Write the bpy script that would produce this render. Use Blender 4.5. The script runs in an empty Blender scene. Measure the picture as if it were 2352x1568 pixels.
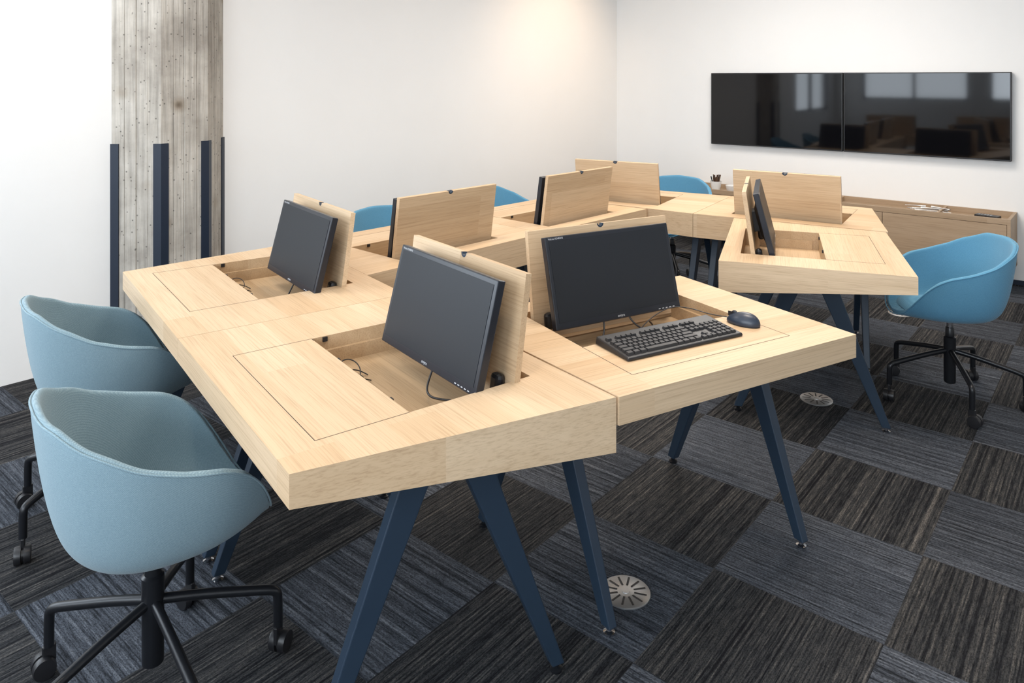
import bpy, bmesh, math, random
from mathutils import Vector, Matrix
random.seed(4)
S=bpy.context.scene
COL=S.collection
R=math.radians
S.view_settings.view_transform='Standard'
K=.64

# ---------------------------------------------------------------- materials
def nt(name):
    m=bpy.data.materials.new(name); m.use_nodes=True
    t=m.node_tree; b=t.nodes.get('Principled BSDF')
    return m,t,b
def N(t,kind,**kw):
    n=t.nodes.new(kind)
    for k,v in kw.items():
        if k.startswith('i_'):
            key=k[2:]
            key=int(key) if key.isdigit() else key
            n.inputs[key].default_value=v
        else: setattr(n,k,v)
    return n
def L(t,a,b): t.links.new(a,b)
def math_n(t,op,a,b=None,clamp=False):
    n=t.nodes.new('ShaderNodeMath'); n.operation=op; n.use_clamp=clamp
    for i,v in enumerate((a,b)):
        if v is None: continue
        if isinstance(v,(int,float)): n.inputs[i].default_value=v
        else: L(t,v,n.inputs[i])
    return n.outputs[0]
def mixc(t,f,a,b,mode='MIX'):
    n=t.nodes.new('ShaderNodeMix'); n.data_type='RGBA'; n.blend_type=mode
    for s,v in ((n.inputs[0],f),(n.inputs[6],a),(n.inputs[7],b)):
        if isinstance(v,(int,float)): s.default_value=v
        elif isinstance(v,tuple): s.default_value=v
        else: L(t,v,s)
    return n.outputs[2]
def ramp(t,src,stops):
    n=t.nodes.new('ShaderNodeValToRGB'); cr=n.color_ramp
    while len(cr.elements)<len(stops): cr.elements.new(.5)
    for e,(p,c) in zip(cr.elements,stops):
        e.position=p; e.color=c
    L(t,src,n.inputs[0]); return n.outputs[0]
def g(v,a=1): return (v,v,v,a)

def plain(name,c,rough=.5,metal=0,noise=.06,scale=40,spec=None,bump=0):
    m,t,b=nt(name)
    tc=N(t,'ShaderNodeTexCoord')
    nz=N(t,'ShaderNodeTexNoise'); nz.inputs['Scale'].default_value=scale
    L(t,tc.outputs['Object'],nz.inputs['Vector'])
    lo=tuple(x*(1-noise) for x in c)+(1,); hi=tuple(min(1,x*(1+noise)) for x in c)+(1,)
    L(t,mixc(t,nz.outputs[0],lo,hi),b.inputs['Base Color'])
    b.inputs['Roughness'].default_value=rough; b.inputs['Metallic'].default_value=metal
    if spec is not None: b.inputs['Specular IOR Level'].default_value=spec
    if bump:
        bp=N(t,'ShaderNodeBump',i_Strength=bump); bp.inputs['Distance'].default_value=.002
        L(t,nz.outputs[0],bp.inputs['Height']); L(t,bp.outputs[0],b.inputs['Normal'])
    return m

def wood(name,ca,cb,swap=False,row=.13,length=1.3,dark=.77,rough=.5):
    m,t,b=nt(name)
    tc=N(t,'ShaderNodeTexCoord'); v=tc.outputs['Object']
    sep=N(t,'ShaderNodeSeparateXYZ'); L(t,v,sep.inputs[0])
    x,y,z=sep.outputs
    if swap: x,y=y,x
    cb1=N(t,'ShaderNodeCombineXYZ'); L(t,x,cb1.inputs[0]); L(t,y,cb1.inputs[1]); L(t,z,cb1.inputs[2])
    oi=N(t,'ShaderNodeObjectInfo')
    rnd=math_n(t,'MULTIPLY',oi.outputs['Random'],7.0)
    cbo=N(t,'ShaderNodeCombineXYZ'); L(t,rnd,cbo.inputs[0]); L(t,rnd,cbo.inputs[1]); 
    add=N(t,'ShaderNodeVectorMath',operation='ADD'); L(t,cb1.outputs[0],add.inputs[0]); L(t,cbo.outputs[0],add.inputs[1])
    br=N(t,'ShaderNodeTexBrick'); br.offset=.37; br.squash=1
    br.inputs['Color1'].default_value=g(0); br.inputs['Color2'].default_value=g(1); br.inputs['Mortar'].default_value=g(.4)
    br.inputs['Scale'].default_value=1; br.inputs['Mortar Size'].default_value=0
    br.inputs['Brick Width'].default_value=length; br.inputs['Row Height'].default_value=row
    L(t,add.outputs[0],br.inputs['Vector'])
    mp=N(t,'ShaderNodeMapping'); mp.inputs['Scale'].default_value=(3,150,150); L(t,add.outputs[0],mp.inputs[0])
    addb=N(t,'ShaderNodeVectorMath',operation='ADD'); L(t,mp.outputs[0],addb.inputs[0])
    sc=N(t,'ShaderNodeVectorMath',operation='SCALE'); L(t,br.outputs[0],sc.inputs[0]); sc.inputs['Scale'].default_value=5
    L(t,sc.outputs[0],addb.inputs[1])
    nz=N(t,'ShaderNodeTexNoise'); nz.inputs['Scale'].default_value=1.6; nz.inputs['Detail'].default_value=6; nz.inputs['Roughness'].default_value=.6
    L(t,addb.outputs[0],nz.inputs['Vector'])
    mp2=N(t,'ShaderNodeMapping'); mp2.inputs['Scale'].default_value=(.7,16,16); L(t,add.outputs[0],mp2.inputs[0])
    nz2=N(t,'ShaderNodeTexNoise'); nz2.inputs['Scale'].default_value=1.5; nz2.inputs['Detail'].default_value=3; nz2.inputs['Distortion'].default_value=.3
    L(t,mp2.outputs[0],nz2.inputs['Vector'])
    base=mixc(t,br.outputs[0],ca+(1,),cb+(1,))
    gr=ramp(t,nz.outputs[0],[(.3,(dark,dark*.96,dark*.92,1)),(.52,g(.97)),(.7,g(1.0))])
    c1=mixc(t,1.0,base,gr,'MULTIPLY')
    gr2=ramp(t,nz2.outputs[0],[(.3,(.92,.90,.87,1)),(.65,g(1))])
    c2=mixc(t,1.0,c1,gr2,'MULTIPLY')
    L(t,c2,b.inputs['Base Color'])
    b.inputs['Roughness'].default_value=rough
    b.inputs['Specular IOR Level'].default_value=.35
    bp=N(t,'ShaderNodeBump',i_Strength=.12); bp.inputs['Distance'].default_value=.001
    L(t,nz.outputs[0],bp.inputs['Height']); L(t,bp.outputs[0],b.inputs['Normal'])
    return m

OAK_A=(.575,.41,.255); OAK_B=(.655,.50,.34)
M_oak=wood('oak_veneer',OAK_A,OAK_B)
M_oak_e=wood('oak_veneer_end',OAK_A,OAK_B,swap=True)
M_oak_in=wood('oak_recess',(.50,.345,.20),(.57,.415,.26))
M_lid=wood('oak_lid',(.52,.375,.235),(.62,.47,.315),row=.2)
M_side=wood('oak_sideboard',(.42,.30,.195),(.49,.36,.245),row=.4)
M_seam=plain('seam_shadow',(.05,.03,.02),.8)
M_leg=plain('blue_grey_steel',(.018,.034,.058),.42,.1,.05)
M_guard=plain('navy_steel_guard',(.010,.018,.036),.5,.05)
M_black=plain('black_plastic',(.012,.012,.014),.38)
M_blackmetal=plain('black_metal',(.012,.013,.016),.3,.3)
M_bezel=plain('monitor_bezel',(.008,.011,.018),.3)
M_screen=plain('matte_screen',(.015,.018,.023),.40,spec=.22,noise=.01)
M_tv=plain('glossy_screen',(.003,.003,.004),.05,noise=.01,spec=.45)
M_chrome=plain('chrome',(.6,.6,.62),.18,1)
M_alu=plain('brushed_aluminium',(.62,.62,.62),.35,.9)
M_white=plain('white_ceramic',(.85,.84,.82),.25)
M_text=plain('grey_print',(.45,.47,.5),.5)
M_key=plain('key_plastic',(.016,.016,.018),.5)
M_mouse=plain('mouse_plastic',(.02,.03,.05),.35)
M_brown=plain('stirrers_brown',(.12,.06,.03),.6)
M_frame=plain('window_frame_grey',(.12,.12,.13),.4)

def fabric(name,c1,c2):
    m,t,b=nt(name)
    tc=N(t,'ShaderNodeTexCoord')
    w=N(t,'ShaderNodeTexWave'); w.wave_type='BANDS'; w.bands_direction='DIAGONAL'; w.inputs['Scale'].default_value=120; w.inputs['Distortion'].default_value=2
    w2=N(t,'ShaderNodeTexWave'); w2.wave_type='BANDS'; w2.bands_direction='Z'; w2.inputs['Scale'].default_value=125; w2.inputs['Distortion'].default_value=2
    L(t,tc.outputs['Object'],w.inputs[0]); L(t,tc.outputs['Object'],w2.inputs[0])
    f=math_n(t,'MULTIPLY',w.outputs[1],w2.outputs[1])
    nz=N(t,'ShaderNodeTexNoise'); nz.inputs['Scale'].default_value=300; L(t,tc.outputs['Object'],nz.inputs[0])
    f2=math_n(t,'ADD',math_n(t,'MULTIPLY',f,.5),math_n(t,'MULTIPLY',nz.outputs[0],.5))
    L(t,mixc(t,f2,c1+(1,),c2+(1,)),b.inputs['Base Color'])
    b.inputs['Roughness'].default_value=.9
    b.inputs['Sheen Weight'].default_value=.15
    b.inputs['Specular IOR Level'].default_value=.2
    bp=N(t,'ShaderNodeBump',i_Strength=.3); bp.inputs['Distance'].default_value=.001
    L(t,f2,bp.inputs['Height']); L(t,bp.outputs[0],b.inputs['Normal'])
    return m
M_fab=fabric('light_blue_wool',(.125,.205,.25),(.32,.43,.48))
M_fab2=fabric('blue_wool',(.06,.20,.33),(.16,.385,.55))

def wallmat():
    m,t,b=nt('white_wall_paint')
    tc=N(t,'ShaderNodeTexCoord')
    nz=N(t,'ShaderNodeTexNoise'); nz.inputs['Scale'].default_value=3; nz.inputs['Detail'].default_value=5
    L(t,tc.outputs['Object'],nz.inputs[0])
    L(t,mixc(t,nz.outputs[0],(.87,.86,.84,1),(.90,.89,.875,1)),b.inputs['Base Color'])
    b.inputs['Roughness'].default_value=.85
    nb=N(t,'ShaderNodeTexNoise'); nb.inputs['Scale'].default_value=12; nb.inputs['Detail'].default_value=4
    L(t,tc.outputs['Object'],nb.inputs[0])
    bp=N(t,'ShaderNodeBump',i_Strength=.08); bp.inputs['Distance'].default_value=.01
    L(t,nb.outputs[0],bp.inputs['Height']); L(t,bp.outputs[0],b.inputs['Normal'])
    return m
M_wall=wallmat()

def carpet():
    m,t,b=nt('carpet_tiles')
    tc=N(t,'ShaderNodeTexCoord'); sep=N(t,'ShaderNodeSeparateXYZ'); L(t,tc.outputs['Object'],sep.inputs[0])
    x,y=sep.outputs[0],sep.outputs[1]
    fx=math_n(t,'FLOOR',math_n(t,'DIVIDE',x,.5)); fy=math_n(t,'FLOOR',math_n(t,'DIVIDE',y,.5))
    chk=math_n(t,'FLOORED_MODULO',math_n(t,'ADD',fx,fy),2.0)
    def mixv(f,a,c):
        n=t.nodes.new('ShaderNodeMix'); n.data_type='FLOAT'
        L(t,f,n.inputs[0]); L(t,a,n.inputs[2]); L(t,c,n.inputs[3]); return n.outputs[0]
    s=mixv(chk,y,x); l=mixv(chk,x,y)
    cid=N(t,'ShaderNodeCombineXYZ'); L(t,fx,cid.inputs[0]); L(t,fy,cid.inputs[1])
    wn=N(t,'ShaderNodeTexWhiteNoise'); wn.noise_dimensions='2D'; L(t,cid.outputs[0],wn.inputs[0])
    off=math_n(t,'MULTIPLY',wn.outputs[0],37.0)
    def nz(ss,ls,det=2,rough=.5):
        c=N(t,'ShaderNodeCombineXYZ'); L(t,math_n(t,'MULTIPLY',s,ss),c.inputs[0]); L(t,math_n(t,'MULTIPLY',l,ls),c.inputs[1]); L(t,off,c.inputs[2])
        n=N(t,'ShaderNodeTexNoise'); n.inputs['Scale'].default_value=1; n.inputs['Detail'].default_value=det; n.inputs['Roughness'].default_value=rough
        L(t,c.outputs[0],n.inputs[0]); return n.outputs[0]
    stripe=nz(125,.3); fine=nz(240,18,2,.6); sp=nz(330,150,1)
    st=math_n(t,'ADD',math_n(t,'MULTIPLY',stripe,.6),math_n(t,'MULTIPLY',fine,.4))
    cd=ramp(t,st,[(.40,(.007,.007,.009,1)),(.48,(.022,.023,.025,1)),(.57,(.043,.042,.042,1)),(.68,(.105,.097,.09,1))])
    cl=ramp(t,st,[(.38,(.014,.016,.020,1)),(.47,(.037,.042,.052,1)),(.56,(.060,.067,.081,1)),(.68,(.11,.12,.138,1))])
    c=mixc(t,chk,cd,cl)
    spk=ramp(t,sp,[(.25,g(.4)),(.6,g(1.3))])
    c=mixc(t,1.0,c,spk,'MULTIPLY')
    br=math_n(t,'ADD',math_n(t,'MULTIPLY',wn.outputs[0],.35),.85)
    cc=N(t,'ShaderNodeCombineXYZ'); [L(t,br,cc.inputs[i]) for i in range(3)]
    c=mixc(t,1.0,c,cc.outputs[0],'MULTIPLY')
    L(t,c,b.inputs['Base Color']); b.inputs['Roughness'].default_value=.95
    b.inputs['Specular IOR Level'].default_value=.15
    bp=N(t,'ShaderNodeBump',i_Strength=.6); bp.inputs['Distance'].default_value=.004
    L(t,st,bp.inputs['Height']); L(t,bp.outputs[0],b.inputs['Normal'])
    return m
M_carpet=carpet()

def concrete():
    m,t,b=nt('board_marked_concrete')
    tc=N(t,'ShaderNodeTexCoord'); v=tc.outputs['Object']
    n1=N(t,'ShaderNodeTexNoise'); n1.inputs['Scale'].default_value=2.5; n1.inputs['Detail'].default_value=8; n1.inputs['Roughness'].default_value=.65; L(t,v,n1.inputs[0])
    mp=N(t,'ShaderNodeMapping'); mp.inputs['Scale'].default_value=(26,26,1.2); L(t,v,mp.inputs[0])
    n2=N(t,'ShaderNodeTexNoise'); n2.inputs['Scale'].default_value=2; n2.inputs['Detail'].default_value=5; L(t,mp.outputs[0],n2.inputs[0])
    vo=N(t,'ShaderNodeTexVoronoi'); vo.inputs['Scale'].default_value=4.2; L(t,v,vo.inputs[0])
    vs=N(t,'ShaderNodeTexVoronoi'); vs.inputs['Scale'].default_value=30; L(t,v,vs.inputs[0])
    c=ramp(t,n1.outputs[0],[(.3,(.29,.26,.225,1)),(.5,(.46,.425,.375,1)),(.7,(.62,.585,.53,1))])
    c=mixc(t,.8,c,ramp(t,n2.outputs[0],[(.3,g(.62)),(.6,g(1.05))]),'MULTIPLY')
    c=mixc(t,1.0,c,ramp(t,vo.outputs[0],[(.04,(.22,.16,.11,1)),(.12,(.75,.7,.64,1)),(.24,g(1))]),'MULTIPLY')
    c=mixc(t,1.0,c,ramp(t,vs.outputs[0],[(.08,g(.35)),(.17,g(1))]),'MULTIPLY')
    L(t,c,b.inputs['Base Color']); b.inputs['Roughness'].default_value=.85
    bp=N(t,'ShaderNodeBump',i_Strength=.7); bp.inputs['Distance'].default_value=.008
    L(t,math_n(t,'ADD',n2.outputs[0],n1.outputs[0]),bp.inputs['Height']); L(t,bp.outputs[0],b.inputs['Normal'])
    return m
M_conc=concrete()

# ---------------------------------------------------------------- helpers
def empty(name,loc=(0,0,0),rz=0,parent=None):
    e=bpy.data.objects.new(name,None); COL.objects.link(e); e.empty_display_size=.1
    e.location=loc; e.rotation_euler=(0,0,rz); e.parent=parent
    return e
def mobj(name,verts,faces,mats,parent=None,smooth=False,bevel=0,fm=None,recalc=True):
    me=bpy.data.meshes.new(name); me.from_pydata([tuple(v) for v in verts],[],faces)
    if not isinstance(mats,(list,tuple)): mats=[mats]
    for m in mats: me.materials.append(m)
    if fm: 
        for p,i in zip(me.polygons,fm): p.material_index=i
    if recalc:
        bm=bmesh.new(); bm.from_mesh(me); bmesh.ops.recalc_face_normals(bm,faces=bm.faces); bm.to_mesh(me); bm.free()
    if smooth:
        for p in me.polygons: p.use_smooth=True
    o=bpy.data.objects.new(name,me); COL.objects.link(o); o.parent=parent
    if bevel:
        md=o.modifiers.new('bevel','BEVEL'); md.width=bevel; md.segments=2; md.limit_method='ANGLE'
    return o
def boxdata(x0,x1,y0,y1,z0,z1):
    v=[(x0,y0,z0),(x1,y0,z0),(x1,y1,z0),(x0,y1,z0),(x0,y0,z1),(x1,y0,z1),(x1,y1,z1),(x0,y1,z1)]
    f=[(0,3,2,1),(4,5,6,7),(0,1,5,4),(1,2,6,5),(2,3,7,6),(3,0,4,7)]
    return v,f
def box(name,x0,x1,y0,y1,z0,z1,mat,parent=None,bevel=0):
    v,f=boxdata(x0,x1,y0,y1,z0,z1); return mobj(name,v,f,mat,parent,bevel=bevel)
def boxes(name,lst,mat,parent=None,bevel=0):
    V=[];F=[]
    for b in lst:
        v,f=boxdata(*b); o=len(V); V+=v; F+=[tuple(i+o for i in q) for q in f]
    return mobj(name,V,F,mat,parent,bevel=bevel)
def lathe(name,prof,mat,parent=None,loc=(0,0,0),rot=(0,0,0),n=32,smooth=True):
    V=[];F=[]
    for r,z in prof:
        for i in range(n):
            a=2*math.pi*i/n; V.append((r*math.cos(a),r*math.sin(a),z))
    for j in range(len(prof)-1):
        for i in range(n):
            F.append((j*n+i,j*n+(i+1)%n,(j+1)*n+(i+1)%n,(j+1)*n+i))
    F.append(tuple(range(n))[::-1]); F.append(tuple((len(prof)-1)*n+i for i in range(n)))
    o=mobj(name,V,F,mat,parent,smooth=smooth); o.location=loc; o.rotation_euler=rot
    if smooth:
        md=o.modifiers.new('es','EDGE_SPLIT'); md.split_angle=R(40)
    return o
def tube(name,pts,r,mat,parent=None,smooth=True,radii=None):
    cu=bpy.data.curves.new(name,'CURVE'); cu.dimensions='3D'; cu.bevel_depth=r; cu.bevel_resolution=4; cu.use_fill_caps=True
    sp=cu.splines.new('NURBS' if smooth else 'POLY'); sp.points.add(len(pts)-1)
    for i,p in enumerate(pts):
        sp.points[i].co=(p[0],p[1],p[2],1)
        if radii: sp.points[i].radius=radii[i]
    if smooth: sp.order_u=3; sp.use_endpoint_u=True; sp.resolution_u=8
    cu.materials.append(mat)
    o=bpy.data.objects.new(name,cu); COL.objects.link(o); o.parent=parent
    return o
def text(name,body,size,loc,mat,parent,align='LEFT'):
    cu=bpy.data.curves.new(name,'FONT'); cu.body=body; cu.size=size; cu.extrude=.0002; cu.align_x=align
    cu.materials.append(mat); o=bpy.data.objects.new(name,cu); COL.objects.link(o); o.parent=parent; o.location=loc
    return o

# ---------------------------------------------------------------- room shell
C0=Vector((1.119,7.921)); W1=C0+8.8*Vector((-.6685,-.7437)); W3=C0+6.6*Vector((.768,-.64)); W2=W3+9.0*Vector((-.655,-.7556))
H=2.85
def wall(name,a,b,holes=(),th=.15,out=None):
    a=Vector(a); b=Vector(b); d=(b-a); ln=d.length; ang=math.atan2(d.y,d.x)
    lst=[]
    xs=0
    for (h0,h1,z0,z1) in holes:
        lst.append((xs,h0,0,th,0,H)); lst.append((h0,h1,0,th,0,z0)); lst.append((h0,h1,0,th,z1,H)); xs=h1
    lst.append((xs,ln,0,th,0,H))
    o=boxes(name,lst,M_wall); o.location=(a.x,a.y,0); o.rotation_euler=(0,0,ang); return o,ang,ln
lhole=(.35,2.45,.95,2.6)
_,lang,_=wall('wall_left',W1,C0,[lhole])
wall('wall_back',C0,W3)
wall('wall_right',W3,W2)
holes=[(.35,2.15,1.15,2.6),(2.45,4.25,1.15,2.6),(4.55,6.2,1.15,2.6)]
_,fang,_=wall('wall_front',W2,W1,[(6.6-h1,6.6-h0,z0,z1) for h0,h1,z0,z1 in holes][::-1])
def inv(p,o,a):
    d=Vector(p)-Vector(o); c,s=math.cos(a),math.sin(a); return (d.x*c+d.y*s,-d.x*s+d.y*c)
fo=(.647,2.380); fa=R(50.2)
cs=[inv(p,fo,fa) for p in (W1,C0,W3,W2)]
fl=mobj('floor',[(x,y,0) for x,y in cs]+[(x,y,-.1) for x,y in cs],[(0,1,2,3),(4,5,6,7),(0,1,5,4),(1,2,6,5),(2,3,7,6),(3,0,4,7)],M_carpet)
fl.location=(fo[0],fo[1],0); fl.rotation_euler=(0,0,fa)
mobj('ceiling',[(p.x,p.y,H) for p in (W1,C0,W3,W2)]+[(p.x,p.y,H+.1) for p in (W1,C0,W3,W2)],[(0,1,2,3),(4,5,6,7),(0,1,5,4),(1,2,6,5),(2,3,7,6),(3,0,4,7)],M_wall)
bb=box('baseboard_back',0,6.6,-.012,0,0,.035,M_guard); bb.location=(C0.x,C0.y,0); bb.rotation_euler=(0,0,math.atan2(-.64,.768))
def window(name,org,ang,a,b_,z0,z1,energy):
    w=empty(name,(org.x,org.y,0),ang)
    t_=.05
    boxes('frame',[(a,b_,.04,.1,z0,z0+t_),(a,b_,.04,.1,z1-t_,z1),(a,a+t_,.04,.1,z0+t_,z1-t_),(b_-t_,b_,.04,.1,z0+t_,z1-t_),((a+b_)/2-.025,(a+b_)/2+.025,.04,.1,z0+t_,z1-t_)],M_frame,w)
    li=bpy.data.lights.new('daylight','AREA'); li.shape='RECTANGLE'; li.size=b_-a; li.size_y=z1-z0; li.energy=energy*K; li.color=(.82,.91,1)
    lo=bpy.data.objects.new('window_daylight',li); COL.objects.link(lo)
    lo.parent=w; lo.location=((a+b_)/2,.16,(z0+z1)/2); lo.rotation_euler=(R(-90),0,0)
for i,(h0,h1,z0,z1) in enumerate(holes):
    window('window_%d'%(i+1),W2,fang,6.6-h1,6.6-h0,z0,z1,(95,135,145)[i])
window('window_4',W1,lang,lhole[0],lhole[1],lhole[2],lhole[3],120)

# ---------------------------------------------------------------- octagonal concrete column
def column():
    ctr=Vector((-2.131,4.508)); r=.354; na=math.atan2(-.6685,.7437)
    col=empty('concrete_column',(ctr.x,ctr.y,0),na)
    V=[];F=[]
    pts=[]
    k=[R(22.5+45*i) for i in range(8)]
    for i in range(8):
        a=Vector((r*math.cos(k[i]),r*math.sin(k[i]))); b=Vector((r*math.cos(k[(i+1)%8]),r*math.sin(k[(i+1)%8])))
        nrm=(a+b).normalized()
        nb=4; ws=[0]+sorted([ (j+random.uniform(-.15,.15))/nb for j in range(1,nb)])+[1]
        for j in range(nb):
            off=random.uniform(-.003,.002)
            p0=a.lerp(b,ws[j]); p1=a.lerp(b,ws[j+1]); gw=.0025/(b-a).length
            q0=a.lerp(b,ws[j]+(gw if j else 0)); q1=a.lerp(b,ws[j+1]-(gw if j<nb-1 else 0))
            if j: pts.append(p0-nrm*.005)
            pts.append(q0+nrm*(off if j else 0)); pts.append(q1+nrm*(off if j<nb-1 else 0))
    n=len(pts)
    V=[(p.x,p.y,0) for p in pts]+[(p.x,p.y,H) for p in pts]
    F=[(i,(i+1)%n,n+(i+1)%n,n+i) for i in range(n)]
    mobj('shaft',V,F,M_conc,col)
    for kk in (-67.5,-22.5,22.5,67.5):
        c=Vector((math.cos(R(kk)),math.sin(R(kk))))*(r)
        n1=Vector((math.cos(R(kk-22.5)),math.sin(R(kk-22.5)))); n2=Vector((math.cos(R(kk+22.5)),math.sin(R(kk+22.5))))
        t1=Vector((n1.y,-n1.x)); t2=Vector((-n2.y,n2.x)); w=.040; th=.008
        outc=c*(1+th/(r*math.cos(R(22.5))))
        P=[c+t1*w,c+t1*w+n1*th,outc,c+t2*w+n2*th,c+t2*w,c]
        V=[(p.x,p.y,.0) for p in P]+[(p.x,p.y,1.2) for p in P]
        F=[(i,(i+1)%6,6+(i+1)%6,6+i) for i in range(6)]+[(0,1,2,5),(2,3,4,5),(6,7,8,11),(8,9,10,11)]
        mobj('corner_guard',V,F,M_guard,col)
column()

# ---------------------------------------------------------------- desks
T=.76
def monitor(mat_world,w=.53,h=.30,cable=True):
    e=bpy.data.objects.new('computer_monitor',None); COL.objects.link(e); e.empty_display_size=.1
    e.matrix_world=mat_world
    box('housing',0,w,0,h,-.018,.008,M_bezel,e,bevel=.003)
    b=.014
    box('screen',b,w-b,b+.008,h-b,.0075,.0090,M_screen,e)
    V=[(.06,.05,-.018),(w-.06,.05,-.018),(w-.06,h-.05,-.018),(.06,h-.05,-.018),(.11,.09,-.036),(w-.11,.09,-.036),(w-.11,h-.08,-.036),(.11,h-.08,-.036)]
    mobj('back_shell',V,[(0,1,5,4),(1,2,6,5),(2,3,7,6),(3,0,4,7),(4,5,6,7),(0,3,2,1)],M_black,e,bevel=.004)
    box('mount',w/2-.05,w/2+.05,.09,.19,-.070,-.036,M_black,e,bevel=.003)
    text('model_label','VisLine K2483HS',.0085,(.012,h-.0105,.0082),M_text,e)
    text('maker_label','oniyra',.012,(w/2,.007,.0082),M_text,e,'CENTER')
    boxes('buttons',[(w-.10+i*.016,w-.092+i*.016,.006,.0085,.008,.0088) for i in range(5)],M_text,e)
    return e
def lid(parent,x0,w,y,z,alpha,h=.36,th=.019):
    pts=[(0,0),(w,0),(w,h)]
    cx=w/2; r=.015
    for i in range(13):
        a=math.pi*i/12; pts.append((cx+r*math.cos(a),h-r*math.sin(a)))
    pts.append((0,h))
    n=len(pts)
    V=[(x,yy,0) for x,yy in pts]+[(x,yy,th) for x,yy in pts]
    F=[(i,(i+1)%n,n+(i+1)%n,n+i) for i in range(n)]+[tuple(range(n))[::-1],tuple(n+i for i in range(n))]
    o=mobj('lid',V,F,M_lid,parent,bevel=0)
    o.location=(x0,y,z); o.rotation_euler=(alpha,0,0)
    # thin dark liner inside the finger notch (an open half ring)
    m=13; V=[]
    for zz in (.001,th-.001):
        for rr in (r*.99,r*.62):
            for i in range(m):
                a=math.pi*i/12; V.append((cx+rr*math.cos(a),h-.0005-rr*math.sin(a),zz))
    F=[]
    for i in range(m-1):
        F+=[(i,i+1,m+i+1,m+i),(2*m+i,2*m+i+1,3*m+i+1,3*m+i),(i,i+1,2*m+i+1,2*m+i),(m+i,m+i+1,3*m+i+1,3*m+i)]
    F+=[(0,m,3*m,2*m),(m-1,2*m-1,4*m-1,3*m-1)]
    o2=mobj('finger_notch_liner',V,F,M_leg,parent); o2.location=o.location; o2.rotation_euler=o.rotation_euler
    for xx in (.035,w-.075):
        c=box('hinge_clip',xx,xx+.04,.03,.085,th,th+.03,M_black,parent,bevel=.012); c.location=o.location; c.rotation_euler=o.rotation_euler
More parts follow.
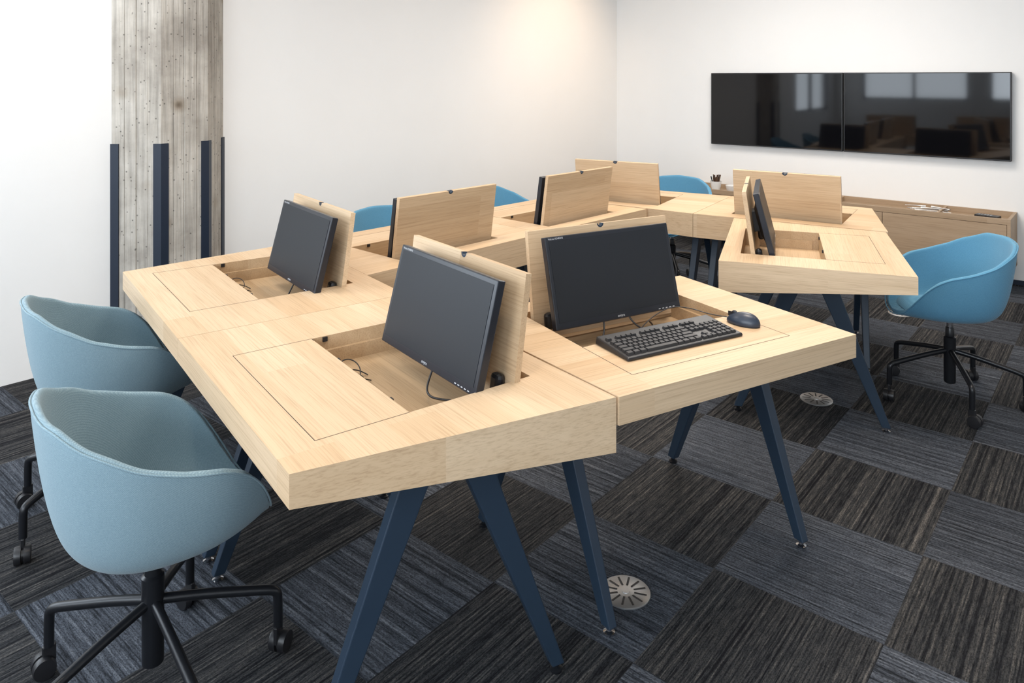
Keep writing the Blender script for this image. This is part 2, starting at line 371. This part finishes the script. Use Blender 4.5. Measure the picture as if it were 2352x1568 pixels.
def desk(quad,well,tres,mx,ycen=.42,lshift=0,cables=False,lean=.05,mdy=0,mz=.745,mrot=75.5,lh=.36):
    q=[Vector(p) for p in quad]
    O=q[0]; d=q[1]-q[0]; phi=math.atan2(d.y,d.x)
    e=empty('computer_desk',(O.x,O.y,0),phi)
    lq=[Vector(inv(p,O,phi)) for p in q]
    cen=sum(lq,Vector((0,0)))/4
    lq=[p+(cen-p).normalized()*.0016 for p in lq]
    D=max(lq[2].y,lq[3].y)
    def th(y): return .073+.068*min(1,max(0,y/D))
    x0,x1,y0,y1=well
    wl=[(x0,y0),(x1,y0),(x1,y1),(x0,y1)]
    zb=T-.088
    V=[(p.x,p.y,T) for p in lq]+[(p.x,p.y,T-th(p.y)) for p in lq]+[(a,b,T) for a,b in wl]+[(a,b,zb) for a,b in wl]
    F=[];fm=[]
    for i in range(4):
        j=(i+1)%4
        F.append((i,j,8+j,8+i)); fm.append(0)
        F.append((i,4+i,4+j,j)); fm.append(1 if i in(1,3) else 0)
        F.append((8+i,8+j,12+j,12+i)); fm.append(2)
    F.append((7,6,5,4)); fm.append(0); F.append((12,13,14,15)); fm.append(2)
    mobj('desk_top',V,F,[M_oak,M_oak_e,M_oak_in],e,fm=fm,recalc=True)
    s=.0009; ya=.097
    boxes('flap_seam',[(x0,x1,ya-s,ya+s,T-.001,T+.0003),(x0-s,x0+s,ya,y0,T-.001,T+.0003),(x1-s,x1+s,ya,y0,T-.001,T+.0003),(x0,x0+.02,y0-s,y0+s,T-.001,T+.0003)],M_seam,e)
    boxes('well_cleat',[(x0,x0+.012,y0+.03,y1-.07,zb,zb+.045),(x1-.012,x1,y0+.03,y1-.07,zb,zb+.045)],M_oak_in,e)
    boxes('dark_cutout_block',[(a-.007,a+.007,y0,y0+.006,T-.014,T-.001) for a in (x0+.2,x1-.1)]+[(x0,x0+.006,y0+.035,y0+.05,T-.016,T-.002)],M_black,e)  # black blocks standing in for the dark hollows of edge cutouts
    al=math.acos(lean/.36)
    lid(e,x0+.006+lshift,(x1-x0)-.012,y1-.055,T-.075,al,h=lh)
    mw=e.matrix_basis @ Matrix.Translation((mx,y1-.175+mdy,mz)) @ Matrix.Rotation(R(mrot),4,'X')
    monitor(mw)
    for side,inset,*yc in tres:
        if side=='R': a,b=lq[1],lq[2]; sg=-1
        else: a,b=lq[0],lq[3]; sg=1
        c=yc[0] if yc else ycen
        dr=(b-a).normalized(); fr=(c-a.y)/(b.y-a.y); ctr=a.lerp(b,fr)+Vector((sg*inset,0))
        nx=Vector((dr.y,-dr.x)) 
        V=[];F=[]
        for sgn in (-1,1):
            fp=ctr+dr*(.315*sgn); tp=ctr+dr*(.062*sgn)
            ztop=T-th(tp.y)+.002
            o=len(V)
            for (p,z,wd,tk) in ((fp,.022,.018,.015),(tp,ztop,.041,.021)):
                for (sa,sb) in ((-1,-1),(1,-1),(1,1),(-1,1)):
                    v=p+dr*(wd*sa)+nx*(tk*sb); V.append((v.x,v.y,z))
            F+=[tuple(i+o for i in f) for f in [(0,3,2,1),(4,5,6,7),(0,1,5,4),(1,2,6,5),(2,3,7,6),(3,0,4,7)]]
            lathe('foot_glide',[(.016,0),(.017,.006),(.008,.010),(.008,.023)],M_chrome if sgn<0 else M_blackmetal,e,(fp.x,fp.y,0),n=20)
        mobj('trestle_leg',V,F,M_leg,e,bevel=.003)
    if cables:
        cx,cy=x0+.15,y0+.06
        def loop(r1,r2,ox,oy,ph,h):
            P=[]
            for k in range(9):
                a=ph+k*.62; P.append((cx+ox+r1*math.cos(a),cy+oy+r2*math.sin(a),zb+.003+h*math.sin(math.pi*k/8)))
            tube('cable',P,.0017,M_black,e)
        loop(.045,.03,0,0,.3,.04); loop(.035,.035,.03,.02,2.0,.025); loop(.05,.02,.05,-.01,4.0,.03)
        tube('monitor_cable',[(mx+.30,y1-.16,.77),(mx+.30,y1-.18,.735),(mx+.34,y1-.22,.70),(mx+.40,y1-.2,.70),(mx+.44,y1-.12,.69)],.003,M_black,e)
        if cables==2: tube('monitor_cable',[(mx+.20,y1-.16,.77),(mx+.19,y1-.19,.73),(mx+.15,y1-.22,.69),(mx+.08,y1-.2,.678),(mx+.04,y1-.10,.678)],.003,M_black,e)
    return e
P1=(-.456,1.518);P2=(.266,1.886);P3=(-.397,2.786);P4=(-1.04,2.31);L0=(-1.629,3.107);P5=(-1.05,3.67)
dA=desk([P4,P1,P2,P3],(.249,.879,.335,.705),[('R',.145),('L',.06)],.352,lshift=.02,cables=1)
dA2=desk([L0,P4,P3,P5],(.10,.73,.335,.705),[('R',.05),('L',.1)],.25,lshift=.04,cables=1)
dB=desk([(.272,1.886),(1.089,2.348),(.69,3.05),(-.205,2.535)],(.12,.745,.335,.705),[('R',.03,.50),('L',.13,.50)],.15,lshift=.008,cables=2)
dC1=desk([(-.374,4.393),P5,(-.596,3.054),(.171,3.886)],(.25,.88,.28,.65),[('R',.12),('L',.06)],.32,mdy=.05,mz=.725,mrot=81,lh=.35)
dC2=desk([(.241,5.045),(-.374,4.393),(.171,3.886),(.835,4.60)],(.14,.75,.28,.65),[('R',.06),('L',.12)],.20,mdy=.05,mz=.725,mrot=81,lh=.35)
dF1=desk([(1.506,5.10),(.784,5.52),(.30,5.02),(1.08,4.44)],(.31,.90,.24,.62),[('R',.12),('L',.06)],.34,mdy=.03,mrot=80,mz=.72,lh=.34)
dF2=desk([(2.24,4.624),(1.506,5.10),(1.08,4.44),(1.98,3.91)],(.07,.68,.28,.66),[('R',.06),('L',.1)],.12,mdy=.03,mrot=80,mz=.72,lh=.34)
dG=desk([(1.652,3.019),(1.965,3.905),(1.285,4.305),(.916,3.30)],(.195,.80,.335,.70),[('L',.26,.40),('R',.08)],.22,mdy=.03)

# ---------------------------------------------------------------- keyboard, mouse
def keyboard():
    e=empty('keyboard'); 
    base=dB.matrix_basis @ Matrix.Translation((.165,.172,T+.001)) @ Matrix.Rotation(R(-1),4,'Z')
    e.matrix_world=base
    W=.45;Dp=.165
    V=[(0,0,0),(W,0,0),(W,Dp,0),(0,Dp,0),(.002,.002,.010),(W-.002,.002,.010),(W-.003,Dp-.003,.024),(.003,Dp-.003,.024)]
    mobj('case',V,[(0,3,2,1),(4,5,6,7),(0,1,5,4),(1,2,6,5),(2,3,7,6),(3,0,4,7)],M_black,e,bevel=.004)
    KV=[];KF=[]
    def key(x,y,w,d):
        zb=.010+(.014)*(y/Dp); o=len(KV)
        for (ins,zz) in ((.0005,0),(.0025,.0065)):
            for (xx,yy) in ((x+ins,y+ins),(x+w-ins,y+ins),(x+w-ins,y+d-ins),(x+ins,y+d-ins)):
                KV.append((xx,yy,.010+.014*(yy/Dp)+zz))
        KF.extend([tuple(i+o for i in f) for f in [(4,5,6,7),(0,1,5,4),(1,2,6,5),(2,3,7,6),(3,0,4,7)]])
    u=.0188; sx=.012; sy=.014
    rows=[[1.25,1.25,1.25,6.25,1.25,1.25,1.25,1.25],[2.25]+[1]*10+[2.75],[1.75]+[1]*11+[2.25],[1.5]+[1]*12+[1.5],[1]*13+[2]]
    for r,row in enumerate(rows):
        x=sx
        for w in row: key(x,sy+r*u,w*u-.001,u-.001); x+=w*u
    x=sx
    for i in range(13):
        key(x,sy+5*u+.008,u-.001,u-.003); x+=u*(1.0 if i%4 else 1.9)*(1)
        if x>sx+14.2*u: break
    for c in range(3):
        key(sx+(15.3+c)*u,sy,u-.001,u-.001)
        for r in (3,4): key(sx+(15.3+c)*u,sy+r*u,u-.001,u-.001)
        key(sx+(15.3+c)*u,sy+5*u+.008,u-.001,u-.003)
    key(sx+16.3*u,sy+u,u-.001,u-.001)
    for c in range(4):
        for r in range(5): key(sx+(18.5+c)*u,sy+r*u,u-.001,u-.001)
    mobj('keys',KV,KF,M_key,e)
keyboard()
def mouse():
    e=empty('computer_mouse'); e.matrix_world=dB.matrix_basis @ Matrix.Translation((.70,.245,T+.001)) @ Matrix.Rotation(R(22),4,'Z')
    bm=bmesh.new(); bmesh.ops.create_uvsphere(bm,u_segments=32,v_segments=16,radius=1)
    for v in bm.verts:
        x,y,z=v.co
        v.co=Vector((x*.031*(1-.12*y*(1 if y>0 else .3)),y*.056,max(z,-.15)*.034*(1-.18*y)+.006))
    me=bpy.data.meshes.new('body'); bm.to_mesh(me); bm.free(); me.materials.append(M_mouse)
    for p in me.polygons: p.use_smooth=True
    o=bpy.data.objects.new('body',me); COL.objects.link(o); o.parent=e
    lathe('scroll_wheel',[(.008,-.003),(.010,-.002),(.010,.002),(.008,.003)],M_black,e,(0,.03,.03),(0,R(90),0),n=20)
    box('button_split',-.0006,.0006,.008,.052,.02,.0345,M_black,e)
    c=tube('mouse_cable',[(.70,.30,T+.008),(.67,.36,T+.004),(.64,.42,T+.015),(.56,.44,T+.03),(.45,.42,T+.01),(.40,.42,T-.03),(.33,.46,T-.06)],.0017,M_black,None)
    c.parent=e; c.matrix_parent_inverse=(e.matrix_world.inverted()); c.matrix_world=dB.matrix_basis.copy()
    return e
mouse()

# ---------------------------------------------------------------- chairs
def interp(keys,a):
    for (a0,v0),(a1,v1) in zip(keys,keys[1:]):
        if a0<=a<=a1:
            f=(a-a0)/(a1-a0); f=f*f*(3-2*f)*.3+f*.7; return v0+(v1-v0)*f
    return keys[-1][1]
HK=[(0,.377),(30,.367),(52,.324),(72,.276),(90,.247),(104,.230),(115,.205),(124,.165),(132,.115),(141,.062),(152,.020),(165,.0),(180,-.008)]
PROF=[(.18,0),(.36,0),(.50,.003),(.60,.015),(.68,.042),(.745,.085),(.80,.150),(.845,.24),(.885,.36),(.92,.50),(.95,.65),(.975,.80),(.992,.93),(1,1)]
def chair(loc,face,base0,mat):
    e=empty('swivel_armchair',(loc[0],loc[1],0),R(face-90))
    nth=96; ns=len(PROF); sh=.018; z0=.425; V=[(0,sh,z0)];F=[]
    for (pr,pv) in PROF:
        for i in range(nth):
            th=-180+360*i/nth; ab=abs(th)
            Hh=interp(HK,ab); sx,cy=math.sin(R(th)),math.cos(R(th))
            Ry=.270 if ab<90 else .245; Rx=.279; n=2.45
            r=(abs(sx/Rx)**n+abs(cy/Ry)**n)**(-1/n)
            V.append((r*pr*sx,-r*pr*cy+sh,z0+Hh*pv))
    for i in range(nth): F.append((0,1+i,1+(i+1)%nth))
    for j in range(ns-1):
        for i in range(nth):
            a=1+j*nth; F.append((a+i,a+nth+i,a+nth+(i+1)%nth,a+(i+1)%nth))
    o=mobj('upholstered_shell',V,F,mat,e,smooth=True)
    md=o.modifiers.new('s','SOLIDIFY'); md.thickness=.022; md.offset=0
    md=o.modifiers.new('b','SUBSURF'); md.levels=1; md.render_levels=2
    last=1+(ns-1)*nth
    P=[]
    for i in range(0,nth+1,2):
        v=V[last+i%nth]; th=-180+360*(i%nth)/nth
        sx,cy=math.sin(R(th)),math.cos(R(th))
        P.append((v[0]+.0105*sx,v[1]-.0105*cy,v[2]-.006))
    tube('rim_piping',P,.0028,mat,e)
    PV=[(0,.0+sh,.462)];PF=[]
    rings=[(.5,.463),(.82,.459),(.95,.450),(.99,.438)]
    for rr,zz in rings:
        for i in range(48):
            a=2*math.pi*i/48; sx,cy=math.sin(a),math.cos(a); n=3
            r=(abs(sx/.188)**n+abs(cy/.188)**n)**(-1/n)*rr
            PV.append((r*sx,-r*cy+.02+sh,zz))
    for i in range(48): PF.append((0,1+i,1+(i+1)%48))
    for j in range(3):
        for i in range(48):
            a=1+j*48; PF.append((a+i,a+48+i,a+48+(i+1)%48,a+(i+1)%48))
    mobj('seat_pad',PV,PF,mat,e,smooth=True)
    lathe('seat_plate',[(.03,.385),(.085,.398),(.09,.414)],M_black,e)
    lathe('gas_lift',[(.014,.28),(.014,.392)],M_chrome,e,n=24)
    lathe('column',[(.020,.075),(.026,.08),(.027,.30),(.020,.305),(.019,.345),(.016,.35)],M_blackmetal,e,n=28)
    for k in range(5):
        a=R(base0+72*k-(face-90)); c,s=math.cos(a),math.sin(a)
        P=lambda r,z:(r*c,r*s,z)
        tube('base_arm',[P(.015,.235),P(.10,.222),P(.22,.195),P(.285,.180),P(.305,.170),P(.308,.145),P(.308,.075)],.0125,M_blackmetal,e)
        ca=a+.9; ex,ey=.308*c,.308*s
        w=lathe('castor_wheel',[(.012,-.024),(.026,-.023),(.0275,-.019),(.0275,-.004),(.02,-.003),(.02,.003),(.0275,.004),(.0275,.019),(.026,.023),(.012,.024)],M_black,e,
            (ex+.012*math.cos(ca),ey+.012*math.sin(ca),.0275),(R(90),0,ca),n=28)
        box('castor_hood',-.016,.016,-.006,.006,.03,.078,M_black,e,bevel=.003).matrix_basis=Matrix.Translation((ex,ey,0))@Matrix.Rotation(ca,4,'Z')
    return e
chair((-.918,1.90),39,25,M_fab)
chair((-1.47,2.70),38,247,M_fab)
chair((2.15,3.65),170,256,M_fab2)
chair((-.65,4.30),-43,10,M_fab2)
chair((-.04,5.12),-43,30,M_fab2)
chair((1.22,5.66),-115,50,M_fab2)

# ---------------------------------------------------------------- floor outlets
def outlet(x,y):
    e=empty('floor_outlet',(x,y,0),R(12))
    lathe('plate',[(.075,0.0),(.075,.003),(.072,.005),(.0,.005)],M_alu,e,n=48)
    V=[];F=[]
    for k in range(12):
        a=2*math.pi*k/12; c,s=math.cos(a),math.sin(a); o=len(V)
        r0,r1,w=.026,.064,.0032
        for (r,ww) in ((r0,-w),(r1,-w),(r1,w),(r0,w)): V.append((r*c-ww*s,r*s+ww*c,.0055))
        F.append((o,o+1,o+2,o+3))
    mobj('slots',V,F,M_black,e,recalc=False)
    lathe('hub',[(.012,.005),(.012,.007),(.0,.007)],M_alu,e,n=24)
outlet(.347,2.269); outlet(1.487,3.631); outlet(2.589,4.954)

# ---------------------------------------------------------------- TV wall
WA=math.atan2(-.64,.768)
wx,wy=1.96,7.22
def onwall(name,q):
    return empty(name,(wx+.768*q,wy-.64*q,0),WA)
for q in (0.0,1.214):
    e=onwall('wall_television',q)
    W=1.206
    box('housing',0,W,-.062,-.012,.936,1.616,M_black,e,bevel=.004)
    box('screen',.009,W-.009,-.0635,-.060,.947,1.607,M_tv,e)
    box('wall_bracket',.4,.8,-.012,.0,1.1,1.45,M_blackmetal,e)
sb=onwall('sideboard',-.12)
Ls=2.57; z0,z1=.15,.55; d=.40
boxes('carcass',[(0,Ls,-d+.02,0,z0,z0+.02),(0,.022,-d,0,z0,z1),(Ls-.022,Ls,-d,0,z0,z1),(.022,Ls-.022,-.022,0,z0+.02,z1),
   (.022,Ls-.022,-d+.02,-.022,z1-.055,z1-.04),(.022,Ls-.022,-d,-d+.02,z1-.04,z1)],M_side,sb,bevel=.001)
fr=[.022,.86,1.72,Ls-.022]
boxes('drawer_front',[(fr[i]+.002,fr[i+1]-.002,-d,-d+.02,z0+.002,z1-.043) for i in range(3)],M_side,sb,bevel=.001)
boxes('tray_divider',[(x-.008,x+.008,-d+.02,-.022,z1-.04,z1-.004) for x in (.62,1.32,2.1)],M_side,sb)
def wallpt(q,dd): return (wx+.768*q-.64*dd, wy-.64*q-.768*dd)
zt=z1-.04
p=wallpt(.14,.26)
pot=empty('coffee_stirrer_pot',(p[0],p[1],zt+.0))
lathe('pot',[(.032,0),(.045,.05),(.052,.10),(.049,.10),(.042,.05),(.03,.01)],M_white,pot)
for k in range(22):
    a=random.uniform(0,6.28); r=random.uniform(.01,.04)
    tube('stirrer',[(r*.4*math.cos(a),r*.4*math.sin(a),.03),(r*1.3*math.cos(a),r*1.3*math.sin(a),.13+random.uniform(0,.03))],.005,M_brown if k%3 else M_black,pot,smooth=False)
p=wallpt(.29,.24)
bw=empty('white_bowl',(p[0],p[1],zt))
lathe('bowl',[(.03,0),(.05,.03),(.06,.07),(.057,.07),(.045,.03),(.02,.012)],M_white,bw)
p=wallpt(1.88,.22)
cut=empty('cutlery_pile',(p[0],p[1],zt),WA)
for k in range(16):
    a=random.uniform(-.6,.6)+(math.pi if k%2 else 0); cx=random.uniform(-.10,.10); cy=random.uniform(-.05,.05); z=.006+.0025*k
    c,s=math.cos(a),math.sin(a)
    tube('spoon',[(cx-.07*c,cy-.07*s,z),(cx,cy,z+.004),(cx+.05*c,cy+.05*s,z+.002),(cx+.075*c,cy+.075*s,z)],.003,M_white if k%2 else M_alu,cut,radii=[1,.8,1.6,2.8])
p=wallpt(2.28,.16)
ph=empty('remote_control',(p[0],p[1],zt),WA-.2)
box('body',-.08,.08,-.035,.035,0,.022,M_black,ph,bevel=.004)
boxes('buttons',[(-.06+.02*i,-.05+.02*i,-.02+.02*j,-.01+.02*j,.022,.0235) for i in range(5) for j in range(2)],M_text,ph)

# ---------------------------------------------------------------- ceiling lamps
def downlight(x,y,e=40,col=(1,.80,.60),r=.09,tilt=None,spot=False,ang=95):
    o=empty('ceiling_downlight',(x,y,H))
    lathe('trim_ring',[(r+.02,-.012),(r+.02,0),(r,0),(r,-.012)],M_alu,o)
    li=bpy.data.lights.new('lamp','SPOT'); li.energy=e*K; li.color=col; li.spot_size=R(ang); li.spot_blend=1; li.shadow_soft_size=.10
    l=bpy.data.objects.new('lamp',li); COL.objects.link(l); l.parent=o; l.location=(0,0,-.03)
    if tilt: l.rotation_euler=Vector(tilt).to_track_quat('-Z','Y').to_euler()
    return o
n_in=Vector((.7437,-.6685)); 
wp=Vector((.391,7.11))+n_in*1.35
downlight(wp.x,wp.y,140,(1,.72,.47),tilt=(-n_in.x*.9,-n_in.y*.9,-.75),ang=88)
for (x,y) in ((.6,2.6),(-.5,3.7),(1.5,4.2),(.3,4.6),(2.6,4.9),(-.3,1.3),(2.2,2.6)):
    downlight(x,y,72,(1,.79,.56),ang=120)
for (x,y,sx,sy,en) in ((0.8,2.6,1.2,1.2,50),(1.6,5.0,1.2,1.2,90),(-1.8,3.0,1.0,1.0,35)):  # added fill lights, framed as panels on the unseen ceiling
    o=empty('added_fill_panel',(x,y,H),R(50))
    boxes('frame',[(-sx/2-.03,sx/2+.03,-sy/2-.03,-sy/2,-.03,0),(-sx/2-.03,sx/2+.03,sy/2,sy/2+.03,-.03,0),(-sx/2-.03,-sx/2,-sy/2,sy/2,-.03,0),(sx/2,sx/2+.03,-sy/2,sy/2,-.03,0)],M_white,o)
    li=bpy.data.lights.new('added_fill','AREA'); li.shape='RECTANGLE'; li.size=sx; li.size_y=sy; li.energy=en*K; li.color=(1,.95,.9)
    l=bpy.data.objects.new('added_fill_lamp',li); COL.objects.link(l); l.parent=o; l.location=(0,0,-.02)

# ---------------------------------------------------------------- world + camera
w=bpy.data.worlds.new('world'); S.world=w; w.use_nodes=True
w.node_tree.nodes['Background'].inputs[0].default_value=(.75,.87,1,1); w.node_tree.nodes['Background'].inputs[1].default_value=.6
cam=bpy.data.cameras.new('camera'); cam.sensor_width=36; cam.lens=1707/2352*36; cam.shift_y=-(784-179)/2352; cam.clip_start=.05
co=bpy.data.objects.new('camera',cam); COL.objects.link(co); co.location=(0,0,1.57); co.rotation_euler=(R(90),0,0)
S.camera=co
